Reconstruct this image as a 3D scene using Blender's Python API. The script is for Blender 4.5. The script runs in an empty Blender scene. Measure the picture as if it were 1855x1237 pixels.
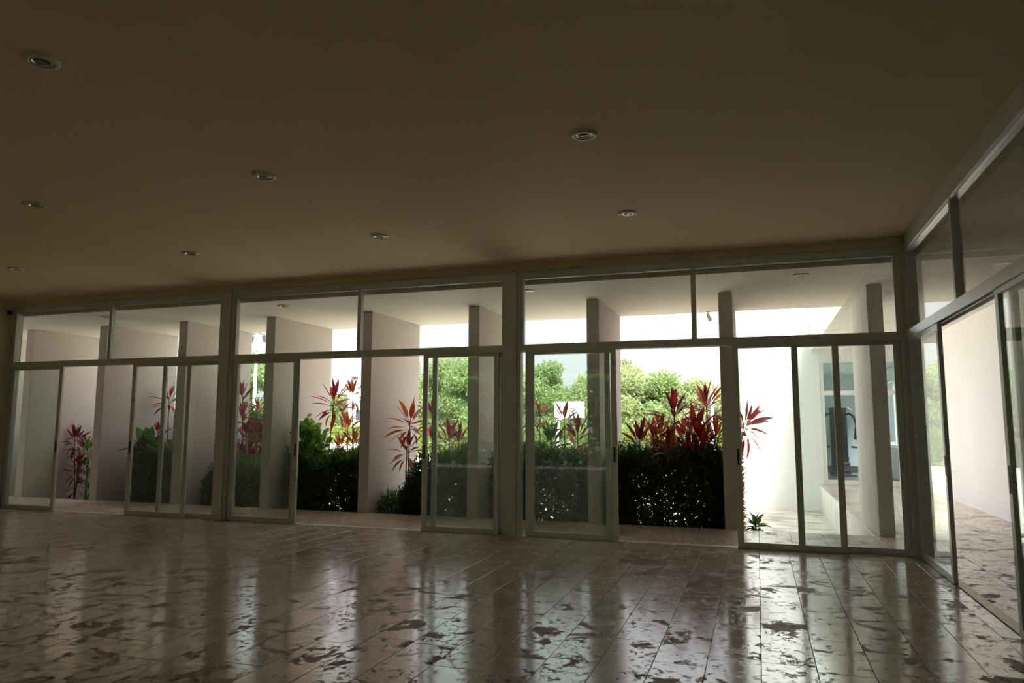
import bpy, math, random
import numpy as np
from mathutils import Matrix, Vector

scene = bpy.context.scene
COL = scene.collection
RNG = np.random.default_rng(7)
random.seed(7)

# ------------------------------------------------------------------ camera
F_PX, YAW, PITCH, ROLL = 1309.2, 0.32567, 0.11594, 0.00259
CAM = Vector((0.0, -9.6645, 1.5))
fwd = Vector((-math.sin(YAW) * math.cos(PITCH), math.cos(YAW) * math.cos(PITCH), math.sin(PITCH)))
rgt0 = Vector((math.cos(YAW), math.sin(YAW), 0.0))
up0 = rgt0.cross(fwd)
rgt = rgt0 * math.cos(ROLL) + up0 * math.sin(ROLL)
upv = -rgt0 * math.sin(ROLL) + up0 * math.cos(ROLL)
cam_data = bpy.data.cameras.new('camera')
cam = bpy.data.objects.new('camera', cam_data)
COL.objects.link(cam)
m = Matrix.Identity(4)
for i in range(3):
    m[i][0], m[i][1], m[i][2], m[i][3] = rgt[i], upv[i], -fwd[i], CAM[i]
cam.matrix_world = m
cam_data.sensor_fit = 'HORIZONTAL'
cam_data.sensor_width = 36.0
cam_data.lens = F_PX * 36.0 / 1855.0
cam_data.clip_start = 0.05
cam_data.clip_end = 500
scene.camera = cam

# ------------------------------------------------------------------ overcast sky (zenith three times the horizon)
SKY = 0.325
world = bpy.data.worlds.new('overcast_sky')
scene.world = world
world.use_nodes = True
wn, wl = world.node_tree.nodes, world.node_tree.links
wn.clear()
wo = wn.new('ShaderNodeOutputWorld')
wb = wn.new('ShaderNodeBackground')
wt = wn.new('ShaderNodeTexCoord')
ws = wn.new('ShaderNodeSeparateXYZ')
wc = wn.new('ShaderNodeClamp')
wm = wn.new('ShaderNodeMath'); wm.operation = 'MULTIPLY_ADD'
wm.inputs[1].default_value = 2.0 * SKY
wm.inputs[2].default_value = SKY
wl.new(wt.outputs['Generated'], ws.inputs[0])
wl.new(ws.outputs['Z'], wc.inputs[0])
wl.new(wc.outputs[0], wm.inputs[0])
wl.new(wm.outputs[0], wb.inputs['Strength'])
wb.inputs['Color'].default_value = (0.95, 0.97, 1.0, 1)
wl.new(wb.outputs[0], wo.inputs[0])

# thinly veiled high sun: soft, from behind the building
sun_data = bpy.data.lights.new('veiled_sun', 'SUN')
sun_data.energy = 5.4
sun_data.angle = math.radians(28)
sun_data.color = (1.0, 0.96, 0.9)
sun = bpy.data.objects.new('veiled_sun', sun_data)
COL.objects.link(sun)
sun.rotation_euler = Vector((0.35, -0.50, 0.79)).to_track_quat('Z', 'Y').to_euler()

scene.view_settings.view_transform = 'Standard'
scene.view_settings.look = 'None'
scene.view_settings.exposure = 1.74
scene.view_settings.gamma = 1.0
scene.view_settings.use_curve_mapping = False
scene.cycles.transparent_max_bounces = 24
scene.cycles.adaptive_threshold = 0.05
scene.cycles.max_bounces = 9
scene.cycles.diffuse_bounces = 5
scene.cycles.caustics_reflective = False
scene.cycles.caustics_refractive = False
scene.cycles.sample_clamp_indirect = 8.0

# ------------------------------------------------------------------ materials
class NT:
    def __init__(self, name):
        self.mat = bpy.data.materials.new(name)
        self.mat.use_nodes = True
        self.t = self.mat.node_tree
        self.t.nodes.clear()
        self.out = self.n('ShaderNodeOutputMaterial')
    def n(self, kind, **kw):
        nd = self.t.nodes.new(kind)
        for k, v in kw.items():
            setattr(nd, k, v)
        return nd
    def l(self, a, b):
        self.t.links.new(a, b)
    def coord(self, scale=(1, 1, 1), rand=False):
        tc = self.n('ShaderNodeTexCoord')
        src = tc.outputs['Object']
        if rand:
            oi = self.n('ShaderNodeObjectInfo')
            mul = self.n('ShaderNodeVectorMath', operation='SCALE')
            mul.inputs[0].default_value = (37.0, 61.0, 13.0)
            self.l(oi.outputs['Random'], mul.inputs['Scale'])
            ad = self.n('ShaderNodeVectorMath', operation='ADD')
            self.l(src, ad.inputs[0]); self.l(mul.outputs[0], ad.inputs[1])
            src = ad.outputs[0]
        mp = self.n('ShaderNodeMapping')
        mp.inputs['Scale'].default_value = scale
        self.l(src, mp.inputs['Vector'])
        return mp.outputs[0]
    def noise(self, vec, scale, detail=4, rough=0.5, dist=0.0):
        nz = self.n('ShaderNodeTexNoise')
        nz.inputs['Scale'].default_value = scale
        nz.inputs['Detail'].default_value = detail
        nz.inputs['Roughness'].default_value = rough
        nz.inputs['Distortion'].default_value = dist
        self.l(vec, nz.inputs['Vector'])
        return nz.outputs['Fac']
    def ramp(self, fac, stops, interp='LINEAR'):
        r = self.n('ShaderNodeValToRGB')
        e = r.color_ramp.elements
        while len(e) < len(stops):
            e.new(0.5)
        for el, (p, c) in zip(e, stops):
            el.position = p
            el.color = (c, c, c, 1) if isinstance(c, (int, float)) else (*c, 1)
        r.color_ramp.interpolation = interp
        self.l(fac, r.inputs[0])
        return r.outputs[0]
    def mix(self, fac, a, b, blend='MIX'):
        mx = self.n('ShaderNodeMix', data_type='RGBA', blend_type=blend)
        if isinstance(fac, (int, float)): mx.inputs[0].default_value = fac
        else: self.l(fac, mx.inputs[0])
        for sock, v in ((mx.inputs[6], a), (mx.inputs[7], b)):
            if isinstance(v, tuple): sock.default_value = (*v, 1)
            else: self.l(v, sock)
        return mx.outputs[2]
    def math(self, op, a, b=None):
        nd = self.n('ShaderNodeMath', operation=op)
        for i, v in enumerate((a, b)):
            if v is None: continue
            if isinstance(v, (int, float)): nd.inputs[i].default_value = v
            else: self.l(v, nd.inputs[i])
        return nd.outputs[0]
    def principled(self, color, rough=0.5, metal=0.0, ior=1.5, bump=None, bump_s=0.2, bump_d=0.01):
        p = self.n('ShaderNodeBsdfPrincipled')
        if isinstance(color, tuple): p.inputs['Base Color'].default_value = (*color, 1)
        else: self.l(color, p.inputs['Base Color'])
        if isinstance(rough, (int, float)): p.inputs['Roughness'].default_value = rough
        else: self.l(rough, p.inputs['Roughness'])
        p.inputs['Metallic'].default_value = metal
        p.inputs['IOR'].default_value = ior
        if bump is not None:
            b = self.n('ShaderNodeBump')
            b.inputs['Strength'].default_value = bump_s
            b.inputs['Distance'].default_value = bump_d
            self.l(bump, b.inputs['Height'])
            self.l(b.outputs[0], p.inputs['Normal'])
        self.l(p.outputs[0], self.out.inputs[0])
        return p

M = {}
def plain(name, color, rough=0.6, metal=0.0, var=0.12, scale=6.0, bump=0.1):
    t = NT(name)
    v = t.coord()
    nz = t.noise(v, scale, 5, 0.6)
    lo = tuple(c * (1 - var) for c in color)
    hi = tuple(min(1, c * (1 + var)) for c in color)
    col = t.ramp(nz, [(0.3, lo), (0.7, hi)])
    t.principled(col, rough, metal, bump=nz, bump_s=bump, bump_d=0.005)
    M[name] = t.mat
    return t.mat

def plaster(name, color, stain=0.25, stain_col=(0.25, 0.22, 0.18), rough=0.85, streak=(1.6, 1.6, 0.18), lo=0.5, hi=0.8):
    t = NT(name)
    v = t.coord(streak)
    s1 = t.noise(v, 3.0, 6, 0.65, 0.3)
    v2 = t.coord()
    s2 = t.noise(v2, 1.1, 4, 0.55)
    f = t.math('MULTIPLY', t.ramp(s1, [(lo, 0.0), (hi, 1.0)]), t.ramp(s2, [(0.35, 0.25), (0.7, 1.0)]))
    f = t.math('MULTIPLY', f, stain)
    base = t.mix(t.ramp(s2, [(0.3, 0.0), (0.7, 0.35)]), color, tuple(c * 0.88 for c in color))
    col = t.mix(f, base, stain_col)
    fine = t.noise(v2, 60.0, 3, 0.6)
    t.principled(col, rough, bump=fine, bump_s=0.15, bump_d=0.004)
    M[name] = t.mat
    return t.mat

def travertine(name, light, mid, pit, rough0=0.10, ior=2.0, amount=0.0):
    t = NT(name)
    v = t.coord((1.15, 1.0, 1.0), rand=True)
    big = t.noise(v, 3.2, 10, 0.66, 0.5)
    veins = t.noise(v, 4.5, 7, 0.62, 0.8)
    grit = t.noise(v, 15.0, 8, 0.75, 0.2)
    oi = t.n('ShaderNodeObjectInfo')
    base = t.mix(t.ramp(veins, [(0.35, 0.0), (0.65, 1.0)]), light, mid)
    tone = t.ramp(oi.outputs['Random'], [(0.0, 0.88), (1.0, 1.0)])
    base = t.mix(1.0, base, tone, 'MULTIPLY')
    m1 = t.ramp(big, [(0.565 - amount, 0.0), (0.60 - amount, 1.0)])
    near = t.ramp(big, [(0.38 - amount, 0.0), (0.54 - amount, 1.0)])
    speck = t.math('MULTIPLY', t.ramp(grit, [(0.545, 0.0), (0.58, 1.0)]), near)
    col = t.mix(t.math('MULTIPLY', m1, 0.8), base, tuple(c * 0.62 for c in mid))
    col = t.mix(t.math('MULTIPLY', speck, 0.9), col, pit)
    worn = t.math('MAXIMUM', m1, speck)
    ro = t.math('ADD', t.math('MULTIPLY', worn, 0.42), rough0)
    ro = t.math('ADD', ro, t.math('MULTIPLY', oi.outputs['Random'], 0.06))
    h = t.math('SUBTRACT', 1.0, t.math('MULTIPLY', worn, 0.5))
    p = t.principled(col, ro, ior=ior, bump=h, bump_s=0.09, bump_d=0.004)
    t.l(t.math('SUBTRACT', 0.5, t.math('MULTIPLY', worn, 0.42)), p.inputs['Specular IOR Level'])
    M[name] = t.mat
    return t.mat

def glass(name, tint, dirt):
    t = NT(name)
    g = t.n('ShaderNodeNewGeometry')
    dt = t.n('ShaderNodeVectorMath', operation='DOT_PRODUCT')
    t.l(g.outputs['Normal'], dt.inputs[0]); t.l(g.outputs['Incoming'], dt.inputs[1])
    c = t.math('ABSOLUTE', dt.outputs['Value'])
    k = t.math('POWER', t.math('SUBTRACT', 1.0, c), 5.0)
    fr = t.math('ADD', t.math('MULTIPLY', k, 0.96), 0.04)
    tr = t.n('ShaderNodeBsdfTransparent'); tr.inputs[0].default_value = (*tint, 1)
    gl = t.n('ShaderNodeBsdfGlossy'); gl.inputs['Roughness'].default_value = 0.0
    gl.inputs['Color'].default_value = (1, 1, 1, 1)
    mx = t.n('ShaderNodeMixShader')
    t.l(fr, mx.inputs[0]); t.l(tr.outputs[0], mx.inputs[1]); t.l(gl.outputs[0], mx.inputs[2])
    # a film of dust
    v = t.coord()
    d = t.ramp(t.noise(v, 2.5, 6, 0.65), [(0.35, dirt * 0.5), (0.75, dirt * 1.6)])
    tl = t.n('ShaderNodeBsdfTranslucent'); tl.inputs[0].default_value = (0.8, 0.8, 0.76, 1)
    m2 = t.n('ShaderNodeMixShader')
    t.l(d, m2.inputs[0]); t.l(mx.outputs[0], m2.inputs[1]); t.l(tl.outputs[0], m2.inputs[2])
    t.l(m2.outputs[0], t.out.inputs[0])
    M[name] = t.mat

def leaf_mat(name, stops, trans=0.45, rough=0.35, island=False, tboost=1.6):
    t = NT(name)
    if island:
        g = t.n('ShaderNodeNewGeometry'); rnd = g.outputs['Random Per Island']
    else:
        o = t.n('ShaderNodeObjectInfo'); rnd = o.outputs['Random']
    n = len(stops)
    col = t.ramp(rnd, [(i / max(1, n - 1), c) for i, c in enumerate(stops)])
    p = t.principled(col, rough)
    tl = t.n('ShaderNodeBsdfTranslucent')
    bo = t.mix(1.0, col, (tboost, tboost, tboost), 'MULTIPLY')
    t.l(bo, tl.inputs[0])
    mx = t.n('ShaderNodeMixShader'); mx.inputs[0].default_value = trans
    t.l(p.outputs[0], mx.inputs[1]); t.l(tl.outputs[0], mx.inputs[2])
    t.l(mx.outputs[0], t.out.inputs[0])
    M[name] = t.mat

plain('ceiling_paint', (0.82, 0.67, 0.45), 0.9, var=0.03, scale=1.2, bump=0.03)
plain('wall_paint', (0.78, 0.66, 0.50), 0.9, var=0.04, scale=1.5, bump=0.03)
plain('soffit_paint', (0.88, 0.82, 0.73), 0.9, var=0.04, scale=0.8, bump=0.03)
plaster('fin_plaster', (0.60, 0.535, 0.485), 0.25, (0.40, 0.33, 0.27), lo=0.48, hi=0.85)
plaster('fin_weathered', (0.66, 0.63, 0.58), 0.55, (0.30, 0.27, 0.22), lo=0.42, hi=0.72)
plaster('white_wall', (0.86, 0.86, 0.86), 0.06, (0.5, 0.5, 0.48))
plaster('stained_white', (0.80, 0.77, 0.71), 0.85, (0.22, 0.21, 0.18), streak=(6, 6, 0.5), lo=0.46, hi=0.70)
plaster('yard_concrete', (0.66, 0.60, 0.50), 0.95, (0.12, 0.105, 0.08), streak=(0.55, 1.0, 1.0), lo=0.42, hi=0.62)
plain('court_concrete', (0.74, 0.70, 0.62), 0.9, var=0.1, scale=0.6)
plain('dark_lawn', (0.07, 0.10, 0.04), 0.9, var=0.2)
plain('joint', (0.10, 0.075, 0.05), 0.9)
plain('soil', (0.09, 0.06, 0.04), 0.95)
plain('bounce_ground', (0.62, 0.58, 0.47), 0.9, var=0.2, scale=2.0)  # ground hidden by the hedges, coloured pale and sandy for warm bounce light
plain('aluminium', (0.72, 0.75, 0.74), 0.36, 0.35, var=0.05, scale=3, bump=0.02)
plain('aluminium_post', (0.76, 0.78, 0.79), 0.5, 0.1, var=0.05, scale=3, bump=0.02)
plain('white_frame', (0.80, 0.80, 0.80), 0.4, var=0.03)
plain('black_plastic', (0.012, 0.012, 0.013), 0.35, var=0.1)
plain('rubber_black', (0.02, 0.02, 0.022), 0.6)
plain('gym_steel', (0.035, 0.05, 0.075), 0.4, 0.2)
plain('gym_red', (0.16, 0.04, 0.03), 0.5)
plain('downlight_white', (0.72, 0.68, 0.60), 0.45, var=0.02)
plain('downlight_inner', (0.25, 0.22, 0.18), 0.3, 0.4, var=0.05)
plain('chrome', (0.75, 0.73, 0.70), 0.18, 1.0, var=0.02)
plain('bulb_glass', (0.16, 0.14, 0.12), 0.2, var=0.05)
plain('gym_wall', (0.56, 0.61, 0.63), 0.9, var=0.03)
plain('gym_floor', (0.22, 0.19, 0.17), 0.5)
plain('dark_base', (0.05, 0.05, 0.05), 0.6)
plain('bark', (0.20, 0.15, 0.10), 0.9, var=0.3, scale=12)
plain('stem_brown', (0.16, 0.11, 0.07), 0.8, var=0.25, scale=20)
plain('house_white', (0.80, 0.80, 0.80), 0.8, var=0.03)
plain('house_grey', (0.50, 0.51, 0.53), 0.8, var=0.05)
plain('roof_pale', (0.72, 0.70, 0.66), 0.8, var=0.06)
plain('window_dark', (0.04, 0.05, 0.06), 0.2)
plain('pole_white', (0.80, 0.80, 0.80), 0.5, var=0.03)
plain('pole_dark', (0.05, 0.05, 0.055), 0.5)
plain('board_white', (0.85, 0.85, 0.85), 0.5, var=0.03)
plain('board_line', (0.10, 0.11, 0.12), 0.5)
plain('rim_orange', (0.50, 0.12, 0.03), 0.5)
plain('rubble', (0.30, 0.28, 0.25), 0.9, var=0.3)
plain('mortar', (0.75, 0.74, 0.70), 0.9)
plain('track_metal', (0.62, 0.58, 0.52), 0.45, 0.4)
travertine('travertine', (0.78, 0.66, 0.53), (0.62, 0.49, 0.37), (0.12, 0.085, 0.05), 0.10, amount=0.012)
travertine('travertine_outdoor', (0.78, 0.68, 0.57), (0.66, 0.55, 0.44), (0.20, 0.15, 0.10), 0.2, 1.6)
glass('door_glass', (0.945, 0.975, 0.96), 0.014)
glass('window_glass', (0.955, 0.975, 0.965), 0.010)
glass('gym_glass', (0.80, 0.86, 0.88), 0.03)
leaf_mat('leaf_red', [(0.07, 0.012, 0.016), (0.17, 0.016, 0.024), (0.045, 0.012, 0.014), (0.28, 0.018, 0.03), (0.15, 0.035, 0.016)], 0.55, tboost=2.2)
leaf_mat('leaf_bronze', [(0.22, 0.045, 0.015), (0.10, 0.02, 0.012), (0.34, 0.09, 0.02), (0.16, 0.03, 0.015)], 0.55, tboost=2.0)
leaf_mat('leaf_green', [(0.05, 0.13, 0.02), (0.09, 0.20, 0.03), (0.035, 0.09, 0.02)])
leaf_mat('leaf_grey', [(0.16, 0.17, 0.16), (0.10, 0.10, 0.09), (0.20, 0.21, 0.20)], 0.2)
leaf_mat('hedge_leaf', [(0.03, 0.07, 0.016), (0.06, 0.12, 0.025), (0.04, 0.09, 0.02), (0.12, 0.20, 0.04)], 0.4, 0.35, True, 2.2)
leaf_mat('bright_leaf', [(0.12, 0.26, 0.03), (0.19, 0.36, 0.05), (0.08, 0.18, 0.025)], 0.45, 0.4, True)
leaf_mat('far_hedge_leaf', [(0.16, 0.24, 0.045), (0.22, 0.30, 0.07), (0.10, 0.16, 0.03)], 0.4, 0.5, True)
leaf_mat('tree_leaf_pale', [(0.27, 0.34, 0.14), (0.34, 0.41, 0.19), (0.17, 0.23, 0.09), (0.30, 0.32, 0.18)], 0.45, 0.6, True)
leaf_mat('tree_leaf_mid', [(0.17, 0.25, 0.085), (0.24, 0.33, 0.125), (0.11, 0.17, 0.06)], 0.45, 0.6, True)
leaf_mat('tree_leaf_dry', [(0.28, 0.30, 0.16), (0.36, 0.36, 0.22), (0.20, 0.20, 0.12)], 0.4, 0.6, True)
leaf_mat('croton_leaf', [(0.30, 0.05, 0.03), (0.42, 0.22, 0.03), (0.08, 0.14, 0.03), (0.35, 0.10, 0.04), (0.20, 0.12, 0.22)], 0.4, 0.4, True)

# ------------------------------------------------------------------ mesh helpers
class MB:
    def __init__(self):
        self.v, self.f = [], []
    def box(self, x0, x1, y0, y1, z0, z1):
        b = len(self.v)
        self.v += [(x0, y0, z0), (x1, y0, z0), (x1, y1, z0), (x0, y1, z0), (x0, y0, z1), (x1, y0, z1), (x1, y1, z1), (x0, y1, z1)]
        self.f += [tuple(b + i for i in q) for q in ((0, 3, 2, 1), (4, 5, 6, 7), (0, 1, 5, 4), (1, 2, 6, 5), (2, 3, 7, 6), (3, 0, 4, 7))]
        return self
    def tube(self, pts, rad, n=8, cap=True):
        pts = [Vector(p) for p in pts]
        if not isinstance(rad, (list, tuple)): rad = [rad] * len(pts)
        b = len(self.v)
        for i, p in enumerate(pts):
            d = (pts[min(i + 1, len(pts) - 1)] - pts[max(i - 1, 0)]).normalized()
            a = Vector((0, 0, 1)) if abs(d.z) < 0.9 else Vector((1, 0, 0))
            u = d.cross(a).normalized(); w = d.cross(u)
            for k in range(n):
                t = 2 * math.pi * k / n
                self.v.append(tuple(p + (u * math.cos(t) + w * math.sin(t)) * rad[i]))
        for i in range(len(pts) - 1):
            for k in range(n):
                k2 = (k + 1) % n
                self.f.append((b + i * n + k, b + (i + 1) * n + k, b + (i + 1) * n + k2, b + i * n + k2))
        if cap:
            self.f.append(tuple(b + k for k in range(n)))
            e = b + (len(pts) - 1) * n
            self.f.append(tuple(e + k for k in reversed(range(n))))
        return self
    def lathe(self, prof, n=32, c=(0, 0, 0)):
        b = len(self.v)
        for r, z in prof:
            for k in range(n):
                t = 2 * math.pi * k / n
                self.v.append((c[0] + r * math.cos(t), c[1] + r * math.sin(t), c[2] + z))
        for i in range(len(prof) - 1):
            for k in range(n):
                k2 = (k + 1) % n
                self.f.append((b + i * n + k, b + i * n + k2, b + (i + 1) * n + k2, b + (i + 1) * n + k))
        return self
    def ball(self, c, r, seg=16, rings=10, s=(1, 1, 1)):
        b = len(self.v)
        for i in range(rings + 1):
            th = math.pi * i / rings
            for k in range(seg):
                ph = 2 * math.pi * k / seg
                self.v.append((c[0] + r * s[0] * math.sin(th) * math.cos(ph), c[1] + r * s[1] * math.sin(th) * math.sin(ph), c[2] + r * s[2] * math.cos(th)))
        for i in range(rings):
            for k in range(seg):
                k2 = (k + 1) % seg
                self.f.append((b + i * seg + k, b + (i + 1) * seg + k, b + (i + 1) * seg + k2, b + i * seg + k2))
        return self
    def mesh(self, name, mat, o=(0, 0, 0), smooth=False):
        me = bpy.data.meshes.new(name)
        me.from_pydata([(x - o[0], y - o[1], z - o[2]) for x, y, z in self.v], [], self.f)
        me.materials.append(M[mat])
        if smooth:
            me.polygons.foreach_set('use_smooth', [True] * len(me.polygons))
        me.update()
        return me
    def build(self, name, mat, parent=None, o=None, smooth=False, bevel=0.0, label=None):
        """parent: an object whose location is the thing's base; vertices are given in world metres"""
        if o is None:
            o = wpos(parent) if parent is not None else (0, 0, 0)
        ob = bpy.data.objects.new(name, self.mesh(name, mat, o, smooth))
        COL.objects.link(ob)
        if parent is not None:
            ob.parent = parent
        else:
            ob.location = o
        ob['wo'] = list(o)
        if bevel:
            bv = ob.modifiers.new('bevel', 'BEVEL'); bv.width = bevel; bv.segments = 2; bv.limit_method = 'ANGLE'
        if label: ob['label'] = label
        return ob

def wpos(o):
    w = o.get('wo')
    return tuple(w) if w is not None else tuple(o.location)

def box(x0, x1, y0, y1, z0, z1):
    return MB().box(x0, x1, y0, y1, z0, z1)

def empty(name, loc):
    o = bpy.data.objects.new(name, None)
    o.empty_display_size = 0.1
    o.location = loc
    o['wo'] = list(loc)
    COL.objects.link(o)
    return o

def tag(o, label, cat=None, group=None, kind=None):
    o['label'] = label
    if cat: o['category'] = cat
    if group: o['group'] = group
    if kind: o['kind'] = kind
    return o

def structure(name, mb, mat, label, o=(0, 0, 0), bevel=0.0):
    ob = mb.build(name, mat, None, o, bevel=bevel)
    tag(ob, label, kind='structure')
    return ob

def quads_mesh(name, V, mat):
    """V: (n,4,3) array of free quads"""
    n = V.shape[0]
    me = bpy.data.meshes.new(name)
    me.vertices.add(n * 4)
    me.vertices.foreach_set('co', V.reshape(-1).astype(np.float32))
    me.loops.add(n * 4)
    me.loops.foreach_set('vertex_index', np.arange(n * 4, dtype=np.int32))
    me.polygons.add(n)
    me.polygons.foreach_set('loop_start', np.arange(0, n * 4, 4, dtype=np.int32))
    me.update(calc_edges=True)
    me.materials.append(M[mat])
    return me

def leaf_quads(P, D, L, Wd):
    """diamond leaves at points P along unit directions D"""
    n = len(P)
    R = RNG.normal(size=(n, 3)); S = np.cross(D, R); S /= np.linalg.norm(S, axis=1)[:, None] + 1e-9
    L = np.broadcast_to(np.asarray(L, float), (n,))[:, None]; Wd = np.broadcast_to(np.asarray(Wd, float), (n,))[:, None]
    N = np.cross(S, D)
    a = P; b = P + D * L * .45 + S * Wd * .5 + N * L * .06; c = P + D * L; d = P + D * L * .45 - S * Wd * .5 + N * L * .06
    return np.stack([a, b, c, d], 1)

def unit(a):
    return a / (np.linalg.norm(a, axis=1)[:, None] + 1e-9)

def add_mesh(name, me, parent, kind=None):
    ob = bpy.data.objects.new(name, me)
    COL.objects.link(ob)
    ob.parent = parent
    if kind: ob['kind'] = kind
    return ob

# ------------------------------------------------------------------ dimensions
CEIL, HEAD0, HEAD1, RAIL0, RAIL1 = 3.77, 3.59, 3.68, 2.545, 2.63
XL, XR, YB = -13.06, 1.78, -15.0
SOFF, FIN0, FIN1, YEDGE = 3.51, 1.56, 3.48, 3.50
GND = -0.65
XW, YW = 3.75, 10.95          # passage wall, white end wall

# ------------------------------------------------------------------ shell
floor = structure('floor', box(XL - 0.2, XR + 0.06, YB - 0.2, 0.08, GND, -0.012), 'joint', 'glossy travertine plank floor of the big dim hall')
structure('ceiling', box(XL - 0.2, XR + 0.06, YB - 0.2, 0.10, CEIL, CEIL + 0.35), 'ceiling_paint', 'plain beige plaster ceiling with recessed downlights')
structure('wall_left', box(XL - 0.2, XL, YB - 0.2, 0.10, -0.012, CEIL), 'wall_paint', 'plain beige side wall at the far end of the hall')
structure('wall_back', box(XL, XR + 0.06, YB - 0.2, YB, HEAD0, CEIL).box(XL, -11.5, YB - 0.2, YB, -0.012, HEAD0).box(0.5, XR + 0.06, YB - 0.2, YB, -0.012, HEAD0), 'wall_paint', 'plain beige wall behind the viewer around the glazing')
structure('wall_right', box(XR - 0.06, XR + 0.06, YB, -9.9, -0.012, CEIL), 'wall_paint', 'solid beige end of the glazed side wall')
structure('wall_front', box(XL - 5.0, XL - 0.02, 0.02, 0.2, GND, CEIL), 'fin_plaster', 'plastered outer wall beyond the hall')
structure('trim_1', box(XL, XR - 0.07, -0.13, 0.11, HEAD1, CEIL), 'ceiling_paint', 'shallow plaster beam above the long glazed front')

# roof over terrace and passage
structure('roof', box(-18.5, 1.42, 0.11, YEDGE, SOFF, SOFF + 0.55), 'soffit_paint', 'pale soffit of the roof overhang above the fins')
structure('passage_roof', box(1.42, 4.0, 0.11, YW, SOFF, SOFF + 0.95).box(XR + 0.07, 4.0, -10.2, 0.11, SOFF, SOFF + 0.95), 'stained_white', 'rain-streaked white roof slab above the side passage')

# ------------------------------------------------------------------ stone planks
TILE_MESH = {}
def tile_mesh(w, l, mat):
    key = (round(w, 2), round(l, 2), mat)
    if key in TILE_MESH: return TILE_MESH[key]
    a, b, c = w / 2 - 0.0016, l / 2 - 0.0014, 0.0016
    v = [(-a + c, -b + c, 0), (a - c, -b + c, 0), (a - c, b - c, 0), (-a + c, b - c, 0),
         (-a, -b, -c), (a, -b, -c), (a, b, -c), (-a, b, -c), (-a, -b, -.02), (a, -b, -.02), (a, b, -.02), (-a, b, -.02)]
    f = [(0, 1, 2, 3)]
    for i in range(4):
        j = (i + 1) % 4
        f += [(4 + i, 4 + j, j, i), (8 + i, 8 + j, 4 + j, 4 + i)]
    me = bpy.data.meshes.new('stone_plank')
    me.from_pydata(v, [], f)
    me.materials.append(M[mat])
    TILE_MESH[key] = me
    return me

def in_view(x, y, z=0.0, mg=60):
    d = Vector((x, y, z)) - CAM
    zz = d.dot(fwd)
    if zz < 0.3: return False
    px, py = 927.5 + F_PX * d.dot(rgt) / zz, 618.5 - F_PX * d.dot(upv) / zz
    return -mg < px < 1855 + mg and py < 1237 + mg

LENS = (0.62, 0.74, 0.86, 0.98, 1.10)
def plank_field(parent, x0, x1, y0, y1, mat, jx, pitch, anchors, tilt, seed, limit=300):
    rnd = random.Random(seed)
    cells = []
    edges = sorted({x0, x1} | {jx + pitch * k for k in range(-80, 80) if x0 + 0.05 < jx + pitch * k < x1 - 0.05})
    for a, b in zip(edges[:-1], edges[1:]):
        k = round((a - jx) / pitch)
        cuts = list(anchors.get(k, ())) or [y0 + rnd.random() * (y1 - y0)]
        cuts.sort()
        while cuts[0] > y0: cuts.insert(0, cuts[0] - rnd.choice(LENS))
        while cuts[-1] < y1: cuts.append(cuts[-1] + rnd.choice(LENS))
        cuts = [y0] + [c for c in cuts if y0 + 0.12 < c < y1 - 0.12] + [y1]
        for c, d in zip(cuts[:-1], cuts[1:]):
            cells.append((a, b, c, d, rnd.uniform(-tilt, tilt), rnd.uniform(-tilt, tilt)))
    def score(q):
        cx, cy = (q[0] + q[1]) / 2, (q[2] + q[3]) / 2
        vis = in_view(cx, cy) or in_view(cx, q[3])
        return (0 if vis else 1, (cx - CAM.x) ** 2 + (cy - CAM.y) ** 2)
    cells.sort(key=score)
    rest = MB()
    n = 0
    for q in cells:
        a, b, c, d, tx, ty = q
        if n < limit and score(q)[0] == 0:
            ob = bpy.data.objects.new('stone_plank', tile_mesh(b - a, d - c, mat))
            COL.objects.link(ob)
            ob.parent = parent
            po = wpos(parent)
            ob.location = ((a + b) / 2 - po[0], (c + d) / 2 - po[1], -po[2])
            ob.rotation_euler = (tx, ty, 0)
            n += 1
        else:
            rest.box(a + .002, b - .002, c + .002, d - .002, -.02, 0)
    if rest.v:
        r = rest.build('stone_planks', mat, parent)
        r['kind'] = 'stuff'

ANCH = {0: (-4.57, -3.46), -1: (-3.68,), 1: (-3.92,), 3: (-4.15,), -2: (-4.79,), -3: (-3.49,), -4: (-4.92,)}
plank_field(floor, XL, XR - 0.04, YB, -0.06, 'travertine', -0.03, 0.328, ANCH, 0.0016, 3)

terrace = structure('terrace_floor', box(-18.5, 1.48, 0.08, 1.62, GND - 0.1, -0.012), 'stained_white', 'stone-paved terrace strip between the glass doors and the fins')
plank_field(terrace, -15.0, 1.48, 0.08, 1.62, 'travertine_outdoor', -0.03, 0.41, {}, 0.001, 5)
passage = structure('passage_floor', box(1.48, XW, 0.08, YW + 0.1, GND - 0.1, -0.012).box(XR + 0.06, XW, -10.2, 0.08, GND - 0.1, -0.012), 'stained_white',
                    'raised stone-paved side passage with a stained plaster edge')
plank_field(passage, XR + 0.06, XW, -10.2, YW, 'travertine_outdoor', XR + 0.06, 0.382, {}, 0.001, 6)
plank_field(passage, 1.48, XR + 0.06, 0.08, YW, 'travertine_outdoor', 1.48, 0.36, {}, 0.001, 8)

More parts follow.
